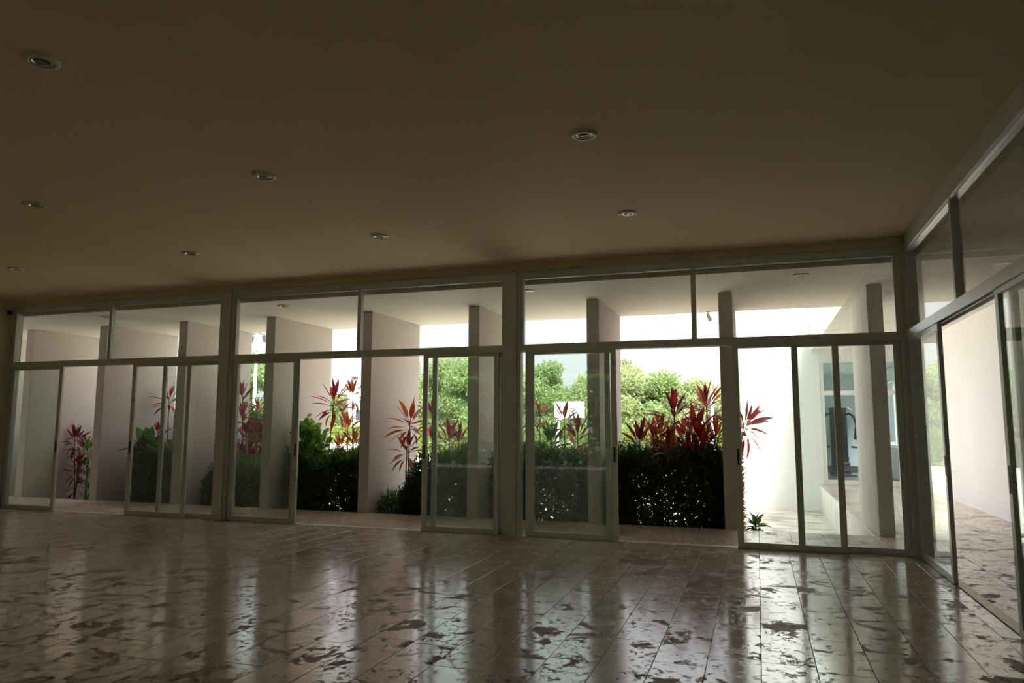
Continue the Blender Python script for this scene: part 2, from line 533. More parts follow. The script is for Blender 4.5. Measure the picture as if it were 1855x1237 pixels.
# ------------------------------------------------------------------ passage wall, end wall and gym room
structure('passage_wall', box(XW, XW + 0.2, -10.4, 12.0, GND, SOFF + 0.9).box(XW, XW + 0.2, 12.0, 16.2, GND, 0.9).box(XW, XW + 0.2, 12.0, 16.2, 2.9, SOFF + 0.9).box(XW, XW + 0.2, 16.2, 17.0, GND, SOFF + 0.9), 'white_wall', 'long plain white wall along the side passage')
structure('passage_end_wall', box(XR + 0.06, XW, -10.4, -10.2, GND, SOFF), 'white_wall', 'white end wall of the side passage')
structure('white_wall', box(-0.42, 1.60, YW, 17.0, GND - 0.1, 5.4), 'white_wall', 'tall blank white wall at the back of the paved yard')
structure('gym_lintel', box(1.60, XW, YW, 11.2, 3.22, 5.4), 'white_wall', 'white wall above the gym glazing')
structure('gym_floor', box(1.60, XW, YW + 0.1, 16.8, -0.3, 0.0), 'gym_floor', 'dark floor of the gym behind the glazing')
structure('gym_wall', box(1.60, XW, 16.6, 16.8, 0.0, 3.4), 'gym_wall', 'pale grey back wall of the gym')
structure('gym_ceiling', box(1.60, XW, 11.2, 16.6, 3.22, 3.4), 'gym_wall', 'pale ceiling of the gym')
structure('baseboard_gym', box(1.60, XW, 16.55, 16.6, 0.0, 0.22), 'dark_base', 'dark skirting along the gym back wall')

# yard and garden ground
structure('yard_pavement', box(-0.9, 1.48, 1.62, YW, GND - 0.15, GND), 'yard_concrete', 'weathered concrete yard floor with dark mould stains')
structure('planting_bed', box(-18.5, -0.9, 1.62, 4.2, GND - 0.3, GND - 0.03), 'soil', 'dark soil bed under the shrubs')
structure('garden_ground', box(-90, 40, 4.2, 110, GND - 0.4, GND - 0.06), 'bounce_ground', 'hidden garden ground stretching to the trees, made pale and sandy for warm bounce')

structure('court_pavement', box(-34, -2.5, 12.5, 36.5, GND - 0.3, GND - 0.04), 'court_concrete', 'pale concrete games court beyond the garden')  # hidden paving, kept pale to bounce more neutral light indoors

# ------------------------------------------------------------------ fins
FIN_X = [1.535 - 2.035 * k for k in range(9)] + [1.535 - 2.035 * 9]
ORD = ['rightmost', 'second from right', 'third from right', 'fourth from right', 'fifth from right', 'sixth from right', 'seventh from right', 'eighth from right', 'leftmost visible', 'outermost']
for k, x in enumerate(FIN_X):
    w = 0.2
    lab = 'weathered grey concrete fin wall nearest the yard platform' if k == 0 else f'tall plastered fin wall outside the glass, {ORD[k]} in the row'
    structure('fin_wall', box(x, x + w, FIN0, FIN1, -0.012 if False else GND - 0.2, SOFF), 'fin_weathered' if k == 0 else 'fin_plaster', lab, o=(x + w / 2, FIN0, 0), bevel=0.008)

# ------------------------------------------------------------------ glazed fronts
class Wall:
    """maps (s along, d depth outward, z) to world; s increases along the wall"""
    def __init__(self, front): self.front = front
    def box(self, mb, s0, s1, d0, d1, z0, z1):
        if self.front: return mb.box(s0, s1, d0, d1, z0, z1)
        return mb.box(XR + d0, XR + d1, s0, s1, z0, z1)
    def pt(self, s, d, z):
        return (s, d, z) if self.front else (XR + d, s, z)
FR, RT = Wall(True), Wall(False)
trim_n = [1]
def trim(mb, mat, label, bevel=0.0):
    trim_n[0] += 1
    return structure(f'trim_{trim_n[0]}', mb, mat, label, bevel=bevel)

POSTS = [(-8.29, -8.03), (-3.37, -3.115)]
for (a, b), lab in zip(POSTS, ('grey aluminium post between the leftmost and middle glass bays', 'grey aluminium post between the middle and right glass bays')):
    p = trim(FR.box(MB(), a + 0.055, b - 0.055, -0.09, 0.09, 0, HEAD1), 'aluminium_post', lab)
    for s0, s1 in ((a, a + 0.05), (b - 0.05, b)):
        FR.box(MB(), s0, s1, -0.06, 0.06, 0, HEAD0).build('jamb', 'aluminium', p)
p = trim(FR.box(MB(), 1.69, 1.87, -0.06, 0.09, 0, HEAD1), 'aluminium_post', 'dark aluminium corner post between the two glazed walls')
FR.box(MB(), 1.655, 1.69, -0.045, 0.045, 0, HEAD0).build('jamb', 'aluminium', p)
RT.box(MB(), -0.115, -0.06, -0.045, 0.045, 0, HEAD0).build('jamb', 'aluminium', p)
p = trim(FR.box(MB(), XL + 0.0, XL + 0.09, -0.06, 0.09, 0, HEAD1), 'aluminium', 'aluminium jamb against the beige side wall')
trim(FR.box(MB(), XL + 0.09, 1.69, -0.05, 0.05, HEAD0, HEAD1), 'aluminium', 'aluminium head frame along the long glazed front')

BAYS = [(XL + 0.09, -8.29), (-8.03, -3.37), (-3.115, 1.655)]
NAMES = ['leftmost', 'middle', 'right']
SPLIT = [-10.67, -5.72, -0.74]
win_n = [0]
def transom(wall, a, b, split, lab):
    win_n[0] += 1
    e = empty(f'window_{win_n[0]}', wall.pt((a + b) / 2, 0, RAIL1))
    tag(e, lab, kind='structure')
    mw = 0.03
    for s0, s1, nm in ((split - mw, split + mw, 'mullion'), (a, a + 0.035, 'frame_side'), (b - 0.035, b, 'frame_side')):
        wall.box(MB(), s0, s1, -0.04, 0.04, RAIL1, HEAD0).build(nm, 'aluminium', e)
    for s0, s1 in ((a + 0.035, split - mw), (split + mw, b - 0.035)):
        wall.box(MB(), s0, s1, -0.035, 0.035, HEAD0 - 0.025, HEAD0).build('frame_top', 'aluminium', e)
        wall.box(MB(), s0, s1, -0.004, 0.004, RAIL1, HEAD0 - 0.025).build('pane', 'window_glass', e)
for (a, b), nm, sp in zip(BAYS, NAMES, SPLIT):
    r = trim(FR.box(MB(), a, b, -0.065, 0.075, RAIL0 + 0.02, RAIL1), 'aluminium', f'aluminium rail above the sliding doors of the {nm} bay')
    for d0, d1 in ((-0.065, -0.055), (-0.008, 0.004), (0.065, 0.075)):
        FR.box(MB(), a, b, d0, d1, RAIL0 - 0.015, RAIL0 + 0.02).build('track_lip', 'aluminium', r)
    t = trim(FR.box(MB(), a, b, -0.06, 0.075, -0.012, 0.004), 'track_metal', f'flush metal floor track under the {nm} bay doors')
    transom(FR, a, b, sp, f'two-pane transom window above the {nm} bay of sliding doors')

door_n = [0]
def door(wall, a, b, d, lab, pull=None, glass_mat='door_glass'):
    door_n[0] += 1
    st, th, zt, zb = 0.075, 0.02, RAIL0 + 0.0, 0.006
    e = empty(f'door_{door_n[0]}', wall.pt((a + b) / 2, d, 0))
    tag(e, lab, kind='structure')
    for s0, s1 in ((a, a + st), (b - st, b)):
        so = wall.box(MB(), s0, s1, d - th, d + th, zb, zt).build('stile', 'aluminium', e, bevel=0.003)
        if pull == 'a' and s0 == a or pull == 'b' and s1 == b:
            c = (s0 + s1) / 2
            wall.box(MB(), c - 0.013, c + 0.013, d - th - 0.004, d - th + 0.004, 1.02, 1.22).build('handle', 'black_plastic', so, label='dark recessed pull')
    wall.box(MB(), a + st, b - st, d - th, d + th, zb, zb + 0.07).build('bottom_rail', 'aluminium', e)
    wall.box(MB(), a + st, b - st, d - th, d + th, zt - 0.06, zt).build('top_rail', 'aluminium', e)
    wall.box(MB(), a + st, b - st, d - 0.003, d + 0.003, zb + 0.07, zt - 0.06).build('pane', glass_mat, e)
    return e
DF, DB = -0.032, 0.034
door(FR, -12.93, -11.69, DF, 'glass sliding door against the beige side wall, inner leaf', 'b')
door(FR, -12.96, -11.77, DB, 'glass sliding door against the beige side wall, outer leaf')
door(FR, -10.09, -8.85, DF, 'inner glass sliding door left of the first post', 'a')
door(FR, -9.50, -8.29, DB, 'outer glass sliding door half hidden behind the inner leaf, left of first post')
door(FR, -7.99, -6.74, DF, 'inner glass sliding door right of the first post', 'b')
door(FR, -8.02, -6.83, DB, 'outer glass sliding door right of the first post')
door(FR, -4.62, -3.44, DF, 'inner glass sliding door left of the second post', 'a')
door(FR, -4.50, -3.38, DB, 'outer glass sliding door left of the second post')
door(FR, -3.00, -1.77, DF, 'inner glass sliding door right of the second post', 'b')
door(FR, -3.07, -1.87, DB, 'outer glass sliding door right of the second post')
door(FR, -0.28, 0.97, DF, 'inner glass sliding door showing the yard and white wall', 'a')
door(FR, 0.43, 1.655, DB, 'outer glass sliding door next to the corner post')

# right-hand glazed wall
RB = [(-4.79, -0.115), (-9.72, -5.05)]
for i, (a, b) in enumerate(RB):
    nm = ('corner bay of the side wall', 'far bay of the side wall')[i]
    r = trim(RT.box(MB(), a, b, -0.065, 0.075, RAIL0 + 0.02, RAIL1), 'aluminium', f'aluminium rail above the sliding doors, {nm}')
    for d0, d1 in ((-0.065, -0.055), (-0.008, 0.004), (0.065, 0.075)):
        RT.box(MB(), a, b, d0, d1, RAIL0 - 0.015, RAIL0 + 0.02).build('track_lip', 'aluminium', r)
    t = trim(RT.box(MB(), a, b, -0.03, 0.06, -0.012, 0.006), 'track_metal', f'pale metal floor track, {nm}')
    transom(RT, a, b, (a + b) / 2 + 0.2, f'two-pane transom window above the {nm}')
trim(RT.box(MB(), -9.9, -0.06, -0.05, 0.05, HEAD0, HEAD1), 'aluminium', 'aluminium head frame along the glazed side wall')
trim(RT.box(MB(), -9.9, -0.06, -0.05, 0.06, HEAD1, CEIL), 'aluminium', 'dark aluminium strip between side wall head and ceiling')
trim(RT.box(MB(), -5.05, -4.79, -0.09, 0.09, 0, HEAD1), 'aluminium_post', 'aluminium post between the two side wall bays')
trim(RT.box(MB(), -9.9, -9.72, -0.06, 0.09, 0, HEAD1), 'aluminium_post', 'aluminium jamb at the end of the side wall')
door(RT, -1.56, -0.12, DF, 'glass sliding door of the side wall next to the corner', 'a')
door(RT, -4.79, -3.40, DF, 'glass sliding door of the side wall at the picture edge', 'b')
door(RT, -4.79, -3.50, DB, 'outer glass sliding door of the side wall at the picture edge')

# glazing behind the viewer, widened to light the hall, under an added overhang
BX0, BX1 = -11.5, 0.5
win_n[0] += 1
e = empty(f'window_{win_n[0]}', ((BX0 + BX1) / 2, YB - 0.1, 0)); tag(e, 'unseen glazing in the wall behind the viewer, widened to light the hall', kind='structure')
box(BX0, BX1, YB - .14, YB - .06, RAIL0, RAIL1).build('rail', 'aluminium', e)
for k in range(6):
    x = BX0 + 0.04 + k * (BX1 - BX0 - .08) / 5
    box(x - .04, x + .04, YB - .14, YB - .06, 0, HEAD0).build('mullion', 'aluminium', e)
for k in range(5):
    x0 = BX0 + .08 + k * (BX1 - BX0 - .08) / 5; x1 = x0 + (BX1 - BX0 - .08) / 5 - .08
    box(x0, x1, YB - .104, YB - .098, 0.0, RAIL0).build('pane', 'door_glass', e)
    box(x0, x1, YB - .104, YB - .098, RAIL1, HEAD0).build('pane', 'window_glass', e)
structure('rear_terrace', box(-16, 6, YB - 3.0, YB - 0.2, GND - 0.1, -0.03), 'rubble', 'unseen stone terrace behind the viewer, greyed to bounce less light')  # terrace out of view, darkened so less light bounces onto the ceiling
structure('added_rear_roof', box(-16, 6, YB - 3.0, YB - 0.2, SOFF, SOFF + .5), 'soffit_paint', 'unseen roof overhang behind the viewer, added to cut the rear light')  # overhang out of view, added to cut light entering from the rear
structure('rear_ground', box(-60, 40, -60, YB - 3.0, GND - 0.3, GND), 'dark_lawn', 'unseen grass behind the viewer, kept dark to bounce less light')  # ground out of view, its dark colour limits light on the ceiling

# ------------------------------------------------------------------ gym glazing and machine
win_n[0] += 1
gw = empty(f'window_{win_n[0]}', (2.5, 11.0, 0.0))
tag(gw, 'white-framed gym window wall with a glazed door', kind='structure')
for x0, x1, z0, z1, nm in ((1.60, 1.69, 0, 3.22, 'frame_side'), (3.36, 3.46, 0, 3.22, 'frame_side'), (1.69, 3.36, 0.0, 0.13, 'frame_bottom'), (1.69, 3.36, 2.31, 2.43, 'frame_transom'), (1.69, 3.36, 3.16, 3.22, 'frame_top'), (2.50, 2.58, 0.13, 2.31, 'mullion')):
    box(x0, x1, 10.96, 11.05, z0, z1).build(nm, 'white_frame', gw, bevel=0.005)
box(3.46, XW, 10.95, 11.15, 0, 3.22).build('side_panel', 'white_wall', gw)
for x0, x1, z0, z1 in ((1.69, 2.50, 0.13, 2.31), (2.58, 3.36, 0.13, 2.31), (1.69, 3.36, 2.43, 3.16)):
    box(x0, x1, 11.0, 11.006, z0, z1).build('pane', 'gym_glass', gw)
box(3.39, 3.42, 10.93, 10.965, 1.28, 1.48).build('handle', 'black_plastic', gw, label='small dark door pull')

win_n[0] += 1
gs = empty(f'window_{win_n[0]}', (XW + .1, 14.1, 0.9)); tag(gs, 'unseen side window added to brighten the gym', kind='structure')  # window out of view, put in to brighten the gym
for y0, y1, z0, z1 in ((12.0, 16.2, .9, .96), (12.0, 16.2, 2.84, 2.9), (12.0, 12.06, .96, 2.84), (16.14, 16.2, .96, 2.84), (14.07, 14.13, .96, 2.84)):
    box(XW + .06, XW + .14, y0, y1, z0, z1).build('frame', 'white_frame', gs)
for y0, y1 in ((12.06, 14.07), (14.13, 16.14)):
    box(XW + .097, XW + .103, y0, y1, .96, 2.84).build('pane', 'window_glass', gs)

def multigym(x, y):
    e = empty('multi_gym', (x, y, 0))
    tag(e, 'dark multi-gym exercise machine with curved press arms behind the gym glass', 'exercise machine')
    MB().box(x - .30, x + .30, y - .10, y + .10, 0, .07).box(x - .05, x + .05, y - 1.05, y - .1, 0, .07).box(x - .35, x + .35, y - 1.10, y - 1.0, 0, .06).build('base', 'gym_steel', e, bevel=.008)
    for s in (-1, 1):
        box(x + s * .20 - .045, x + s * .20 + .045, y - .05, y + .05, .07, 2.05).build('upright', 'gym_steel', e, bevel=.006)
    box(x - .25, x + .25, y - .06, y + .06, 2.0, 2.12).build('top_beam', 'gym_steel', e, bevel=.006)
    st = MB()
    for k in range(14): st.box(x - .15, x + .15, y - .08, y + .08, .10 + k * .075, .165 + k * .075)
    st.build('weight_stack', 'dark_base', e)
    box(x - .19, x + .19, y + .03, y + .07, .08, 2.0).build('shroud', 'gym_steel', e)
    for s in (-.07, .07):
        MB().tube([(x + s, y - .02, 1.1), (x + s, y - .02, 2.0)], .012, 8).build('guide_rod', 'chrome', e)
    box(x - .17, x + .17, y - .30, y - .22, .95, 1.62).build('backrest', 'rubber_black', e, bevel=.03)
    box(x - .2, x + .2, y - .72, y - .28, .50, .58).build('seat', 'rubber_black', e, bevel=.03)
    box(x - .04, x + .04, y - .55, y - .47, .07, .5).build('seat_post', 'gym_steel', e)
    for s in (-1, 1):
        a = MB().tube([(x + s * .20, y - .1, 1.88), (x + s * .32, y - .18, 1.90), (x + s * .42, y - .26, 1.80), (x + s * .47, y - .3, 1.62), (x + s * .49, y - .32, 1.42)], .035, 10).build('press_arm', 'rubber_black', e, smooth=True)
        MB().tube([(x + s * .49, y - .32, 1.46), (x + s * .45, y - .34, 1.10)], .065, 12).build('arm_pad', 'rubber_black', a, smooth=True)
        MB().tube([(x + s * .45, y - .34, 1.14), (x + s * .52, y - .36, 1.02), (x + s * .53, y - .37, .90), (x + s * .46, y - .37, .86), (x + s * .30, y - .37, .88)], .028, 10).build('grip', 'rubber_black', a, smooth=True)
    MB().tube([(x - .2, y - .78, .38), (x + .2, y - .78, .38)], .06, 12).build('foot_roller', 'gym_red', e, smooth=True)
    MB().tube([(x - .2, y - .80, .16), (x + .2, y - .80, .16)], .06, 12).build('foot_roller', 'rubber_black', e, smooth=True)
    MB().tube([(x, y - .72, .54), (x, y - .78, .16)], .03, 8).build('leg_lever', 'gym_steel', e)
    MB().tube([(x - .4, y - .05, 2.02), (x - .25, y - .15, 2.1), (x + .25, y - .15, 2.1), (x + .4, y - .05, 2.02)], .02, 8).build('pulldown_bar', 'chrome', e, smooth=True)
    return e
multigym(2.42, 15.4)

# ------------------------------------------------------------------ downlights
def downlight(x, y, zc, lab, cat_group, r=0.105):
    e = empty('downlight', (x, y, zc))
    tag(e, lab, 'downlight', cat_group)
    MB().lathe([(r, 0.0), (r, -.006), (r * .93, -.014), (r * .72, -.018), (r * .66, -.014), (r * .64, -.002)], 40, (x, y, zc)).build('trim_ring', 'downlight_white', e, smooth=True)
    MB().lathe([(r * .64, -.002), (r * .56, -.013), (r * .50, -.011), (r * .48, -.001)], 36, (x, y, zc)).build('reflector', 'chrome', e, smooth=True)
    MB().lathe([(r * .48, -.001), (r * .40, -.007), (r * .2, -.010), (.0005, -.011)], 32, (x, y, zc)).build('lamp', 'bulb_glass', e, smooth=True)
G1 = 'recessed downlights in the hall ceiling'
for x, y, lab in ((-4.18, -6.53, 'round unlit ceiling downlight nearest the top left corner'),
                  (-4.21, -4.32, 'round unlit ceiling downlight, middle one of the middle row'),
                  (-7.04, -4.33, 'round unlit ceiling downlight at the left picture edge, upper of two'),
                  (-4.24, -2.11, 'round unlit ceiling downlight just above the middle glass bay'),
                  (-7.07, -2.12, 'round unlit ceiling downlight above the first post'),
                  (-10.22, -2.13, 'round unlit ceiling downlight at the left picture edge, lower of two'),
                  (-1.21, -4.33, 'round unlit ceiling downlight, larger of the two on the right'),
                  (-1.24, -2.12, 'round unlit ceiling downlight, smaller of the two on the right')):
    downlight(x, y, CEIL, lab, G1)
G2 = 'downlights under the roof overhang'
for x, y, lab in ((0.62, 0.55, 'round downlight under the overhang beside the corner post'),
                  (-3.19, 0.52, 'round downlight under the overhang beside the second post'),
                  (-7.53, 0.55, 'round downlight under the overhang above the middle bay'),
                  (-11.49, 0.58, 'round downlight under the overhang above the leftmost bay')):
    downlight(x, y, SOFF, lab, G2)

# security camera on the left wall
e = empty('security_camera', (XL, -0.14, 3.56))
tag(e, 'small black ball security camera high on the beige side wall', 'camera')
MB().tube([(XL, -0.14, 3.60), (XL + .02, -0.14, 3.60)], .035, 16).build('base', 'downlight_white', e)
MB().tube([(XL + .015, -0.14, 3.60), (XL + .05, -0.14, 3.56)], .012, 8).build('bracket', 'downlight_white', e)
MB().ball((XL + .07, -0.14, 3.545), .045).build('head', 'black_plastic', e, smooth=True)

# floodlight at roof edge
e = empty('floodlight', (-0.76, 3.40, SOFF))
tag(e, 'small grey floodlight hanging from the roof edge', 'floodlight')
box(-.80, -.72, 3.36, 3.44, SOFF - .012, SOFF).build('base', 'aluminium', e)
MB().tube([(-.76, 3.40, SOFF - .01), (-.76, 3.41, SOFF - .06)], .01, 8).build('arm', 'aluminium', e)
MB().tube([(-.765, 3.39, SOFF - .05), (-.735, 3.47, SOFF - .14)], [.025, .042], 14).build('head', 'aluminium', e, smooth=True)

# ------------------------------------------------------------------ plants
def leaf_mesh(name, mat, curve, width, petiole=0.18, seg=8):
    v, f = [], []
    for i in range(seg + 1):
        t = i / seg
        if t < petiole: hw = 0.06 + 0.1 * t / petiole
        else:
            u = (t - petiole) / (1 - petiole)
            hw = max(0.02, (math.sin(math.pi * min(1, u ** 0.8 * 0.97 + 0.03))) ** 0.85)
        hw *= width / 2
        ang = curve * t
        x = math.sin(ang) / curve if abs(curve) > 1e-3 else t
        z = -(1 - math.cos(ang)) / curve if abs(curve) > 1e-3 else 0
        up = 0.35 * hw
        v += [(x, hw, z + up), (x, 0, z), (x, -hw, z + up)]
    for i in range(seg):
        b = i * 3
        f += [(b, b + 1, b + 4, b + 3), (b + 1, b + 2, b + 5, b + 4)]
    me = bpy.data.meshes.new(name)
    me.from_pydata(v, [], f)
    me.polygons.foreach_set('use_smooth', [True] * len(me.polygons))
    me.materials.append(M[mat])
    return me
LEAF = {}
for mt in ('leaf_red', 'leaf_bronze', 'leaf_green', 'leaf_grey'):
    LEAF[mt] = [leaf_mesh('leaf', mt, c, w, 0.26) for c, w in ((0.2, 0.17), (0.55, 0.17), (0.95, 0.16))]
LEAF['broad'] = [leaf_mesh('leaf', 'leaf_green', c, 0.34, 0.1) for c in (0.3, 0.8, 1.2)]
LEAF['narrow'] = [leaf_mesh('leaf', 'leaf_grey', c, 0.09, 0.05) for c in (0.5, 1.0, 1.5)]

def rosette(parent, c, L, n, mat, rnd, axis_tilt=(0, 0), spread=(84, -25)):
    n, L = int(n * 1.9), L * 1.12
    po = wpos(parent)
    for j in range(n):
        t = j / max(1, n - 1)
        th = math.radians(spread[0] + (spread[1] - spread[0]) * t ** 0.9 + rnd.uniform(-10, 10))
        ph = j * 2.39996 + rnd.uniform(-.3, .3) + c[0] * 3
        k = 0 if t < 0.35 else (1 if t < 0.75 else 2)
        ob = bpy.data.objects.new('leaf', LEAF[mat][k])
        COL.objects.link(ob)
        ob.parent = parent
        s = L * (0.82 + 0.25 * math.sin(math.pi * (0.15 + 0.8 * t))) * rnd.uniform(.85, 1.1)
        ob.scale = (s, s, s)
        ob.location = (c[0] - po[0], c[1] - po[1], c[2] - po[2] - 0.16 * t * L / .4)
        tx, ty = axis_tilt
        ob.rotation_euler = (Matrix.Rotation(tx, 3, 'Y') @ Matrix.Rotation(ty, 3, 'X') @ Matrix.Rotation(ph, 3, 'Z') @ Matrix.Rotation(-th, 3, 'Y') @ Matrix.Rotation(rnd.uniform(-.4, .4), 3, 'X')).to_euler()

def cordyline(base, rosettes, mat, lab, name='cordyline', seed=0, tilt=(0, 0), stem_r=0.011, spread=(84, -25)):
    rnd = random.Random(seed)
    z0 = GND - 0.05
    e = empty(name, (base[0], base[1], z0))
    tag(e, lab, 'plant', 'red-leaved plants between the fins' if name == 'cordyline' else None)
    for (x, z, L, n) in rosettes:
        y = base[1] + rnd.uniform(-.06, .06)
        bx = base[0] + rnd.uniform(-.05, .05)
        pts = [(bx, base[1], z0), (bx + (x - bx) * .25 + rnd.uniform(-.02, .02), (base[1] + y) / 2, z0 + (z - z0) * .45),
               (bx + (x - bx) * .7, y, z0 + (z - z0) * .8), (x, y, z)]
        MB().tube(pts, [stem_r * 1.3, stem_r * 1.1, stem_r, stem_r * .8], 7).build('stem', 'stem_brown', e, smooth=True)
        rosette(e, (x, y, z - .02), L, n, mat, rnd, tilt, spread)
    return e

PLANTS = [
 ((-14.31, 2.6), [(-14.4, 1.18, .36, 13), (-14.12, .98, .34, 12), (-14.30, .69, .26, 11), (-14.22, .52, .3, 10), (-14.3, .15, .26, 8)], 'leaf_red', 'many-tiered dark red cordyline in the opening nearest the side wall'),
 ((-11.87, 2.5), [(-11.98, 1.35, .26, 10)], 'leaf_red', 'short bright red cordyline beside a broad green leaf'),
 ((-12.18, 3.0), [(-12.19, 2.07, .36, 11)], 'leaf_red', 'tall thin-stemmed dark cordyline behind the second door pair'),
 ((-9.84, 2.6), [(-9.91, 2.06, .38, 12), (-9.97, 1.64, .36, 11), (-9.8, 1.27, .36, 11), (-9.95, .92, .34, 10)], 'leaf_red', 'tall four-tiered maroon cordyline right of the first post'),
 ((-9.81, 2.9), [(-9.85, 1.78, .34, 10), (-9.78, 1.27, .34, 10)], 'leaf_red', 'two-tiered maroon cordyline in front of the white lamp pole'),
 ((-7.88, 2.5), [(-7.72, 1.96, .44, 14)], 'leaf_red', 'tall leaning maroon cordyline with a single crown above the round-leaved bush'),
 ((-7.66, 2.9), [(-7.66, 1.45, .36, 11), (-7.82, 1.05, .34, 10)], 'leaf_bronze', 'orange-red two-tiered cordyline behind the hedge beside the middle fin'),
 ((-7.14, 2.3), [(-7.18, 2.1, .32, 9), (-7.18, 1.19, .34, 10)], 'leaf_bronze', 'orange cordyline half hidden behind the middle fin edge'),
 ((-6.01, 2.2), [(-5.96, 1.58, .44, 14), (-6.0, 1.09, .36, 11)], 'leaf_bronze', 'tall copper cordyline with two crowns standing before a pale fin'),
 ((-5.78, 2.9), [(-5.84, 1.69, .4, 12)], 'leaf_red', 'single-crowned red cordyline behind the door stiles of the middle bay'),
 ((-5.33, 2.7), [(-5.38, 1.25, .42, 16), (-5.2, 1.2, .4, 12)], 'leaf_red', 'bushy crimson cordyline seen through the door left of the second post'),
 ((-3.75, 2.9), [(-3.72, 1.73, .28, 9)], 'leaf_bronze', 'small orange cordyline left of the basketball board'),
 ((-3.17, 2.4), [(-3.14, 1.62, .36, 12)], 'leaf_red', 'dark red cordyline in front of the basketball board'),
 ((-2.88, 2.2), [(-2.85, 1.33, .42, 15)], 'leaf_red', 'bright red cordyline against the fin right of the basketball board'),
 ((-3.24, 2.1), [(-3.26, 1.22, .4, 13)], 'leaf_green', 'low green-leaved cordyline below the basketball board'),
 ((-1.31, 2.3), [(-1.27, 1.69, .46, 16)], 'leaf_red', 'tallest red cordyline in the big opening, single wide crown'),
 ((-1.84, 2.2), [(-1.82, 1.25, .42, 15)], 'leaf_red', 'low red cordyline at the left of the big opening'),
 ((-1.57, 2.7), [(-1.53, 1.38, .38, 13), (-1.62, 1.1, .34, 10)], 'leaf_bronze', 'bronze cordyline behind the low red one in the big opening'),
 ((-1.22, 2.9), [(-1.19, 1.29, .4, 13), (-1.34, 1.05, .36, 10)], 'leaf_bronze', 'bronze cordyline below the tallest crown in the big opening'),
 ((-0.96, 2.1), [(-.94, 1.39, .46, 17), (-.9, 1.1, .4, 12)], 'leaf_red', 'dense near-black maroon cordyline in the big opening'),
 ((-0.75, 3.0), [(-.80, 1.85, .46, 15)], 'leaf_red', 'high maroon cordyline before the white flagpole'),
 ((-0.84, 2.3), [(-.80, 1.21, .44, 14), (-.72, .8, .36, 10)], 'leaf_red', 'low maroon cordyline at the right of the big opening'),
 ((-1.62, 2.45), [(-1.63, 1.30, .36, 12)], 'leaf_red', 'small red cordyline left of the tall stem in the big opening'),
 ((-1.05, 2.05), [(-1.06, 1.14, .36, 12)], 'leaf_red', 'low dark cordyline just above the hedge top in the big opening'),
 ((-1.33, 2.05), [(-1.34, 1.18, .34, 12)], 'leaf_bronze', 'low bronze cordyline at the foot of the tallest red stem'),
 ((-0.64, 2.6), [(-.66, 1.32, .36, 12)], 'leaf_bronze', 'bronze cordyline tucked beside the fin in the big opening'),
 ((-0.44, 3.55), [(-.22, 1.56, .44, 15)], 'leaf_red', 'maroon cordyline crown sticking out before the white wall'),
]
for i, (b, r, mt, lab) in enumerate(PLANTS):
    tl = (0.9, 0) if 'sticking out' in lab else ((0.12, 0) if 'leaning' in lab else (0, 0))
    cordyline(b, r, mt, lab, seed=i + 11, tilt=tl)
cordyline((-13.74, 2.4), [(-13.81, .95, .3, 13), (-13.74, .42, .26, 11), (-13.7, .1, .2, 9)], 'leaf_green', 'green-leaved plant beside the many-tiered dark red cordyline', 'leafy_plant', 77)
cordyline((-3.92, 3.0), [(-3.92, 1.72, .40, 16)], 'narrow', 'grey-leaved drooping palm beside the second post', 'small_palm', 78, spread=(70, -35))
cordyline((-11.75, 2.2), [(-11.85, 1.05, .58, 7), (-11.7, .8, .5, 8), (-11.75, .3, .45, 8)], 'broad', 'broad green-leaved plant behind the second door pair', 'broadleaf_plant', 79, spread=(70, 5))
cordyline((-0.08, 2.35), [(-.08, .02, .20, 12), (-.1, -.2, .2, 10)], 'broad', 'small bright green plant at the foot of the fin by the yard', 'leafy_plant', 80, spread=(70, -10))

